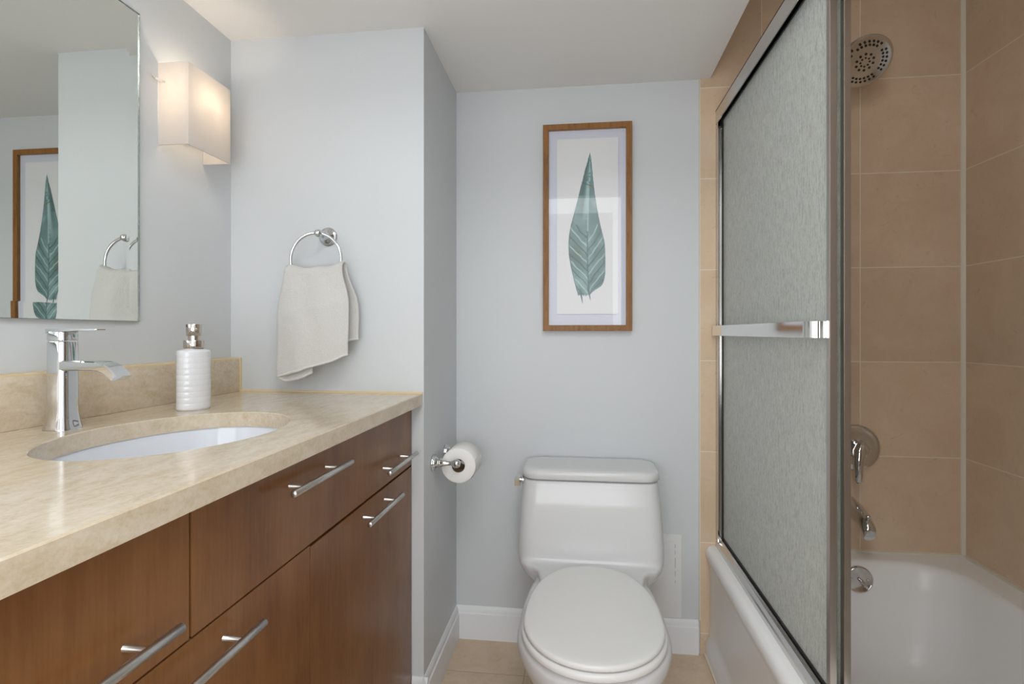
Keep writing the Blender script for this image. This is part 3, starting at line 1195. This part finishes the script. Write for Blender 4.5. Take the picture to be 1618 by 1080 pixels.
def leaf_color(s, t, x, z):
    # t from -1 (left edge) to +1 (right edge), 0 at the midrib
    n1 = noise.noise(Vector((x * 45, z * 45, 1.3)))
    n2 = noise.noise(Vector((x * 160, z * 160, 4.0)))
    n3 = noise.noise(Vector((x * 22, z * 14, 7.0)))
    k = .50 + .38 * n3 + .22 * n1 + .08 * n2
    c = base_dark.lerp(base_mid, max(0, min(1, k * 1.5)))
    c = c.lerp(base_pale, max(0, min(1, (k - .55) * 1.3)))
    # pale band beside the midrib in the upper half
    pb = max(0, 1 - abs(t + .12 - .25 * (s < .2)) / .33) * max(0, min(1, (.62 - s) / .25))
    c = c.lerp(Vector(srgb(186, 216, 212)), pb * .72)
    # dark left flank near the tip
    if s < .30 and t < -.25:
        c = c.lerp(base_dark * .8, .65 * min(1, (-t - .2) * 2))
    if .36 < s < .62 and t < -.1:
        c = c.lerp(Vector(srgb(96, 116, 118)), .30 * max(0, n3 + .4))
    # olive stain
    st = max(0, 1 - math.hypot((t + .6) / .5, (s - .70) / .10))
    c = c.lerp(Vector(srgb(98, 116, 92)), .7 * st)
    # slanting veins on the lower half; light and dark ones alternate
    if s > .50:
        at = abs(t)
        q = s + at * (.135 if t < 0 else .16) + .012 * n1 - (0.03 if t > 0 else 0)
        ph = (q - .60) / .058
        d = abs(ph - round(ph))
        i = int(round(ph))
        w = .15 if i % 2 else .13
        if i >= 0 and d < w:
            kk = (1 - d / w) ** .7
            if (i + (t > 0)) % 2:
                c = c.lerp(Vector(srgb(196, 222, 214)), .75 * kk)
            else:
                c = c.lerp(Vector(srgb(54, 76, 74)), .92 * kk)
        if i >= 1 and .2 < (ph - math.floor(ph)) < .55 and n2 > .0 and t > 0.1:
            c = c.lerp(Vector(srgb(96, 122, 124)), .5)
    # midrib
    if s > .55:
        wd = .045 + .05 * max(0, s - .7)
        if abs(t) < wd:
            c = c.lerp(Vector(srgb(74, 100, 104)), .85 * (1 - abs(t) / wd) ** .5)
    elif abs(t - .02) < .035 and s > .2:
        c = c.lerp(Vector(srgb(206, 230, 226)), .5)
    # little curls along the upper midrib
    if .30 < s < .62:
        cyc = (s - .30) / .036
        dd = math.hypot((cyc - round(cyc)) * 1.6, (t + .10) * 7)
        if .28 < dd < .55:
            c = c.lerp(Vector(srgb(84, 112, 114)), .75 * min(1, (s - .30) * 6))
    if s < .22 and abs(t - .15) < .3 and n2 > .18:
        c = c.lerp(Vector(srgb(70, 98, 96)), .6)
    ring = abs(s - .225 - .02 * t)
    if ring < .006:
        c = c.lerp(Vector(srgb(66, 92, 84)), .6)
    if .232 < s < .246 and t > -.1:
        c = c.lerp(Vector(srgb(150, 146, 96)), .45)
    if 1 - abs(t) < .07:
        c = c.lerp(base_dark, .45)
    return c


grid = []
for i in range(NS + 1):
    s = i / NS
    xl, xm, xr = lerp_tab(lef_t, s), lerp_tab(mid_t, s), lerp_tab(rig_t, s)
    z = LZ1 + (LZ0 - LZ1) * s
    xl += noise.noise(Vector((s * 60, 0, 2))) * .0011
    xr += noise.noise(Vector((s * 60, 5, 2))) * .0011
    row = []
    for j in range(NT + 1):
        t = -1 + 2 * j / NT
        x = xm + (xm - xl) * t if t < 0 else xm + (xr - xm) * t
        zz = z
        if s > .93:
            zz += noise.noise(Vector((x * 300, 7, 1))) * .006 * (s - .93) / .07 + .014 * max(0, t) * (s - .93) / .07
        row.append((bm.verts.new((x, 1.8775, zz)), s, t))
    grid.append(row)
for i in range(NS):
    for j in range(NT):
        q = [grid[i][j], grid[i][j + 1], grid[i + 1][j + 1], grid[i + 1][j]]
        f = bm.faces.new([v for v, _, _ in q])
        for lp, (v, s, t) in zip(f.loops, q):
            lp[lay] = (*leaf_color(s, t, v.co.x, v.co.z), 1)
# two stalk ends
for pts in ([(.0035, 1.222), (.0060, 1.2055), (.0110, 1.1780)], [(.0285, 1.232), (.0320, 1.2150), (.0375, 1.1890)]):
    ws = (.0030, .0030, .0010)
    rows = [[bm.verts.new((x - w, 1.8772, z)), bm.verts.new((x + w, 1.8772, z))] for (x, z), w in zip(pts, ws)]
    for a, b in zip(rows, rows[1:]):
        f = bm.faces.new((a[0], a[1], b[1], b[0]))
        for lp in f.loops:
            lp[lay] = (*srgb(98, 120, 124), 1)
m, nt, p, _ = mat('watercolour')
ca = nd(nt, 'ShaderNodeVertexColor')
ca.layer_name = 'Col'
nt.links.new(ca.outputs['Color'], p.inputs['Base Color'])
p.inputs['Roughness'].default_value = .9
p.inputs['Specular IOR Level'].default_value = .1
lf = obj('leaf_painting', bm, m, pp, False)
lf['label'] = 'blue-green watercolour leaf'
obj('glass', B(fx0 + fw - .003, fx1 - fw + .003, 1.8725, 1.8745, fz0 + fw - .003, fz1 - fw + .003), M_glass, pf, False)

# ------------------------------------------------------------------ bathtub
BX0, BX1, BY0, BY1, BZ = 0.418, XR - .002, 0.368, YTILE - .001, 0.3665
tub = thing('bathtub', 'white enamelled bathtub behind the sliding shower doors', 'bathtub', (0.81, 1.13, 0))


def tub_loop(dx0, dx1, dy0, dy1, r, z, n=8):
    x0_, x1_, y0_, y1_ = BX0 + dx0, BX1 - dx1, BY0 + dy0, BY1 - dy1
    return rrect((x0_ + x1_) / 2, (y0_ + y1_) / 2, (x1_ - x0_) / 2, (y1_ - y0_) / 2, r, z, n)


bm = bmesh.new()
loops = [tub_loop(.000, 0, 0, 0, .002, 0.0), tub_loop(.0005, 0, 0, 0, .002, .045), tub_loop(.012, 0, 0, 0, .002, .062), tub_loop(.014, 0, 0, 0, .002, .10),
         tub_loop(.014, 0, 0, 0, .002, .295), tub_loop(.009, 0, 0, 0, .002, .315), tub_loop(.002, 0, 0, 0, .002, .330),
         tub_loop(.0, 0, 0, 0, .002, .342), tub_loop(.003, 0, 0, 0, .003, .354), tub_loop(.010, 0, 0, 0, .003, .3625), tub_loop(.022, .0, .0, .0, .003, BZ),
         tub_loop(.085, .075, .085, .055, .13, BZ + .0005), tub_loop(.092, .083, .092, .062, .13, BZ - .0015), tub_loop(.099, .092, .099, .069, .13, BZ - .008),
         tub_loop(.104, .099, .107, .075, .13, BZ - .022), tub_loop(.112, .108, .14, .082, .13, BZ - .08), tub_loop(.125, .122, .22, .095, .14, .14),
         tub_loop(.145, .142, .28, .115, .14, .085), tub_loop(.18, .178, .33, .15, .13, .062), tub_loop(.25, .25, .45, .25, .10, .056)]
loft(bm, loops)
obj('tub_shell', bm, M_tub, tub, True, 40)
ox, oz = 0.860, 0.3125
oy = BY1 - .0790
bm = bmesh.new()
lathe(bm, [(.0001, -.006), (.0400, -.006), (.0412, .001), (.0405, .005), (.0370, .0075), (.0355, .0062), (.0001, .0075)], (ox, oy, oz), (0, -1, .08), 48)
ov = obj('overflow_plate', bm, M_chrome2, tub, True, 50)
ov['label'] = 'round chrome overflow plate'
bm = bmesh.new()
tube(bm, [(ox, oy - .004, oz), (ox + .002, oy - .014, oz + .001), (ox + .009, oy - .020, oz - .008), (ox + .016, oy - .021, oz - .018)], [.005, .005, .0042, .0034], 12)
for s in (-1, 1):
    sphere(bm, (ox + s * .024, oy - .0070, oz + .002), .0038, 12)
obj('trip_lever', bm, M_chrome, ov)

# ------------------------------------------------------------------ shower door frame and panels
HY0 = 0.362
sf = thing('shower_door_frame', 'aluminium header, wall jamb and bottom track of the shower doors', 'door frame', (0.48, 1.12, BZ))
bm = bmesh.new()
hz0, hz1 = 1.771, 1.8165
xa, xb = .4515, .5200
box(bm, xa, xa + .003, HY0, YTILE, hz0, hz1)
box(bm, xb - .003, xb, HY0, YTILE, hz0, hz1)
box(bm, xa, xb, HY0, YTILE, hz1 - .003, hz1)
obj('header', bm, M_alu, sf, False)
obj('header_channel', B(xa + .003, xb - .003, HY0, YTILE, hz1 - .010, hz1 - .003), M_hole, sf, False)
bm = bmesh.new()
box(bm, .4535, .4565, YTILE - .024, YTILE, BZ + .02, hz1 - .004)
box(bm, .5150, .5180, YTILE - .024, YTILE, BZ + .02, hz1 - .004)
box(bm, .4535, .5180, YTILE - .003, YTILE, BZ + .02, hz1 - .004)
obj('wall_jamb', bm, M_chrome2, sf, False)
bm = bmesh.new()
trk = [(.4505, BZ + .0005), (.4505, BZ + .013), (.4535, BZ + .016), (.4610, BZ + .021), (.4625, BZ + .030), (.4650, BZ + .030), (.4655, BZ + .012), (.4830, BZ + .012),
       (.4835, BZ + .027), (.4860, BZ + .027), (.4865, BZ + .012), (.5160, BZ + .012), (.5165, BZ + .027), (.5200, BZ + .027), (.5200, BZ + .0005)]
loft(bm, [[(x, y, z) for x, z in trk] for y in (HY0, YTILE - .002)])
obj('bottom_track', bm, M_alu, sf, False)


def door_panel(x0_, x1_, ya_, yb__, label, bar):
    t = thing('shower_door_panel', label, 'shower door', ((x0_ + x1_) / 2, (ya_ + yb__) / 2, BZ + .02))
    zb, zt = BZ + .022, hz1 - .014
    xm = (x0_ + x1_) / 2
    obj('glass', B(xm - .0025, xm + .0025, ya_ + .006, yb__ - .004, zb + .010, zt - .020), M_rain, t, False)
    for yy0, yy1 in ((ya_, ya_ + .015), (yb__ - .010, yb__)):
        bm = bmesh.new()
        box(bm, x0_, x1_, yy0, yy1, zb, zt, bev=.0005, seg=1)
        obj('stile', bm, M_alu_v, t, True)
    bm = bmesh.new()
    box(bm, x0_ + .0005, x1_ - .0005, ya_ + .0152, yb__ - .0102, zt - .026, zt, bev=.001)
    box(bm, x0_ + .0003, x1_, ya_ + .0152, yb__ - .0102, zt - .0262, zt - .0240)
    obj('top_rail', bm, simple('rail_dark_reflection', (.10, .095, .09), .3, 1.0), t, True)  # aluminium rail; a dark reflection is put into its colour
    bm = bmesh.new()
    box(bm, x0_ + .0005, x1_ - .0005, ya_ + .0152, yb__ - .0102, zb, zb + .014, bev=.001)
    obj('bottom_rail', bm, M_gasket, t, True)
    bm = bmesh.new()
    for q in ((x0_ - .0003, x0_ + .0008),):
        box(bm, q[0], x1_, yb__ - .020, yb__ - .0098, zb + .012, zt - .024)
    obj('gasket', bm, M_gasket, t, False)
    if bar:
        # flat towel bar with rounded returns to the panel
        bx = x0_ - .0300
        z0_, z1_ = 1.0675, 1.0995
        path = []
        y_a, y_b = ya_ + .028, yb__ - .012
        r = .022
        path.append((x0_ + .001, y_a - .022))
        path.append((x0_ - .002, y_a - .022))
        path.append((x0_ - .002, y_a - .006))
        for i in range(9):
            a = PI / 2 * i / 8
            path.append((bx + r - r * math.sin(a) + .002, y_a + r * 1.15 - r * 1.15 * math.cos(a)))
        path.append((bx, y_a + .05))
        path.append((bx, y_b - .02))
        for i in range(9):
            a = PI / 2 * i / 8
            path.append((bx + .006 - .006 * math.cos(a), y_b - .006 + .006 * math.sin(a)))
        path.append((x0_ + .001, y_b))
        bm = bmesh.new()
        th = .0032
        loops = []
        for i, (x, y) in enumerate(path):
            j0, j1 = max(i - 1, 0), min(i + 1, len(path) - 1)
            dx, dy = path[j1][0] - path[j0][0], path[j1][1] - path[j0][1]
            l = math.hypot(dx, dy) or 1
            nx, ny = -dy / l * th / 2, dx / l * th / 2
            loops.append([(x + nx, y + ny, z0_), (x + nx, y + ny, z1_), (x - nx, y - ny, z1_), (x - nx, y - ny, z0_)])
        loft(bm, loops)
        o = obj('towel_bar', bm, simple('polished_bar', (.82, .82, .81), .10, 1.0), t, True, 30)
        o['label'] = 'flat polished towel bar across the panel'
    return t


door_panel(.4675, .4800, 1.089, 1.884, 'outer rain-glass sliding shower door with a flat towel bar', True)
door_panel(.4885, .5005, 1.080, 1.876, 'inner rain-glass sliding shower door behind the outer door', False)

# ------------------------------------------------------------------ shower fittings
sh = thing('showerhead', 'round chrome shower head with dark nozzles on the tiled wall', 'shower head', (.865, YTILE, 1.95))
hc = Vector((.849, 1.752, 1.890))
hn = Vector((0, -.72, -.69)).normalized()
bm = bmesh.new()
lathe(bm, [(.0001, 0), (.028, 0), (.029, .003), (.026, .007), (.012, .010), (.0001, .010)], (.862, YTILE, 1.962), '-Y', 32)
obj('flange', bm, M_chrome, sh, True, 50)
bm = bmesh.new()
tail = hc - hn * .050
tube(bm, [(.862, YTILE - .004, 1.962), (.860, YTILE - .035, 1.966), (.857, YTILE - .065, 1.963), (.854, YTILE - .085, 1.952), tail], .0095, 16)
obj('arm', bm, M_chrome, sh, True, 60)
bm = bmesh.new()
lathe(bm, [(.0001, -.052), (.015, -.052), (.017, -.046), (.017, -.036), (.020, -.032), (.030, -.027), (.055, -.017), (.070, -.010), (.0755, -.004),
           (.0765, .001), (.0745, .0045), (.070, .0055), (.067, .0040), (.0001, .0062)], hc, hn, 56)
hd = obj('head', bm, M_chrome2, sh, True, 40)
u = hn.orthogonal().normalized()
w = hn.cross(u)
bm = bmesh.new()
for rad, cnt, off, rs in ((.0125, 8, 0, .0028), (.0235, 10, .2, .0036), (.034, 6, .0, .0026), (.0480, 28, .0, .0033), (.0580, 30, .11, .0033)):
    if rad == .034:
        continue
    for k in range(cnt):
        if rad > .045 and k % 7 == 0:
            continue
        a = 2 * PI * k / cnt + off
        c = hc + (u * math.cos(a) + w * math.sin(a)) * rad + hn * (.0052 + .001 * (1 - rad / .067))
        lathe(bm, [(.0001, -.0012), (rs, -.0012), (rs, .0006), (rs * .7, .0010), (.0001, .0010)], c, hn, 12)
nz = obj('nozzles', bm, M_hole, hd)
nz['label'] = 'dark rubber spray nozzles'

sv = thing('shower_valve', 'chrome single-lever shower valve with a round wall plate', 'faucet', (.888, YTILE, .7055))
vc = (.888, YTILE, .7055)
bm = bmesh.new()
lathe(bm, [(.0001, 0), (.0730, 0), (.0745, .003), (.0735, .007), (.066, .0115), (.050, .0135), (.046, .0125), (.036, .014), (.0001, .014)], vc, '-Y', 56)
obj('wall_plate', bm, M_chrome, sv, True, 50)
bm = bmesh.new()
lathe(bm, [(.030, .012), (.0285, .022), (.025, .034), (.0235, .050), (.021, .056), (.012, .060), (.0001, .061)], vc, '-Y', 36)
tube(bm, [(vc[0] - .003, vc[1] - .044, vc[2] + .012), (vc[0] - .012, vc[1] - .052, vc[2] - .004), (vc[0] - .017, vc[1] - .057, vc[2] - .034), (vc[0] - .018, vc[1] - .058, vc[2] - .068),
          (vc[0] - .018, vc[1] - .057, vc[2] - .094), (vc[0] - .018, vc[1] - .057, vc[2] - .101)], [.016, .0185, .0160, .0130, .0110, .006], 20)
obj('lever', bm, M_chrome, sv, True, 60)

ts = thing('tub_spout', 'chrome tub spout with a pull knob below the shower valve', 'spout', (.868, YTILE, .520))
bm = bmesh.new()
pth = [((.868, YTILE, .520), .028, .028), ((.868, YTILE - .010, .519), .027, .027), ((.868, YTILE - .045, .513), .0255, .028), ((.868, YTILE - .085, .502), .023, .0255),
       ((.868, YTILE - .112, .490), .0205, .021), ((.868, YTILE - .126, .479), .0195, .0195)]
loops = []
for i, (c, rx_, rz_) in enumerate(pth):
    c = Vector(c)
    a = Vector(pth[max(i - 1, 0)][0])
    b = Vector(pth[min(i + 1, len(pth) - 1)][0])
    t = (b - a).normalized()
    ux = Vector((1, 0, 0))
    uz = t.cross(ux)
    loops.append([c + ux * rx_ * math.cos(q) + uz * rz_ * math.sin(q) for q in [2 * PI * k / 28 for k in range(28)]])
last = loops[-1]
cc = Vector(pth[-1][0]) + Vector((0, -.004, -.018))
loops.append([cc + (p_ - Vector(pth[-1][0])) * .80 for p_ in last])
loft(bm, loops)
obj('spout_body', bm, M_chrome, ts, True, 60)
bm = bmesh.new()
lathe(bm, [(.0035, -.004), (.0035, .008), (.0065, .010), (.0075, .013), (.0060, .016), (.0001, .017)], (.868, YTILE - .117, .509), (0, -.25, 1), 20)
obj('diverter_knob', bm, M_chrome, ts)
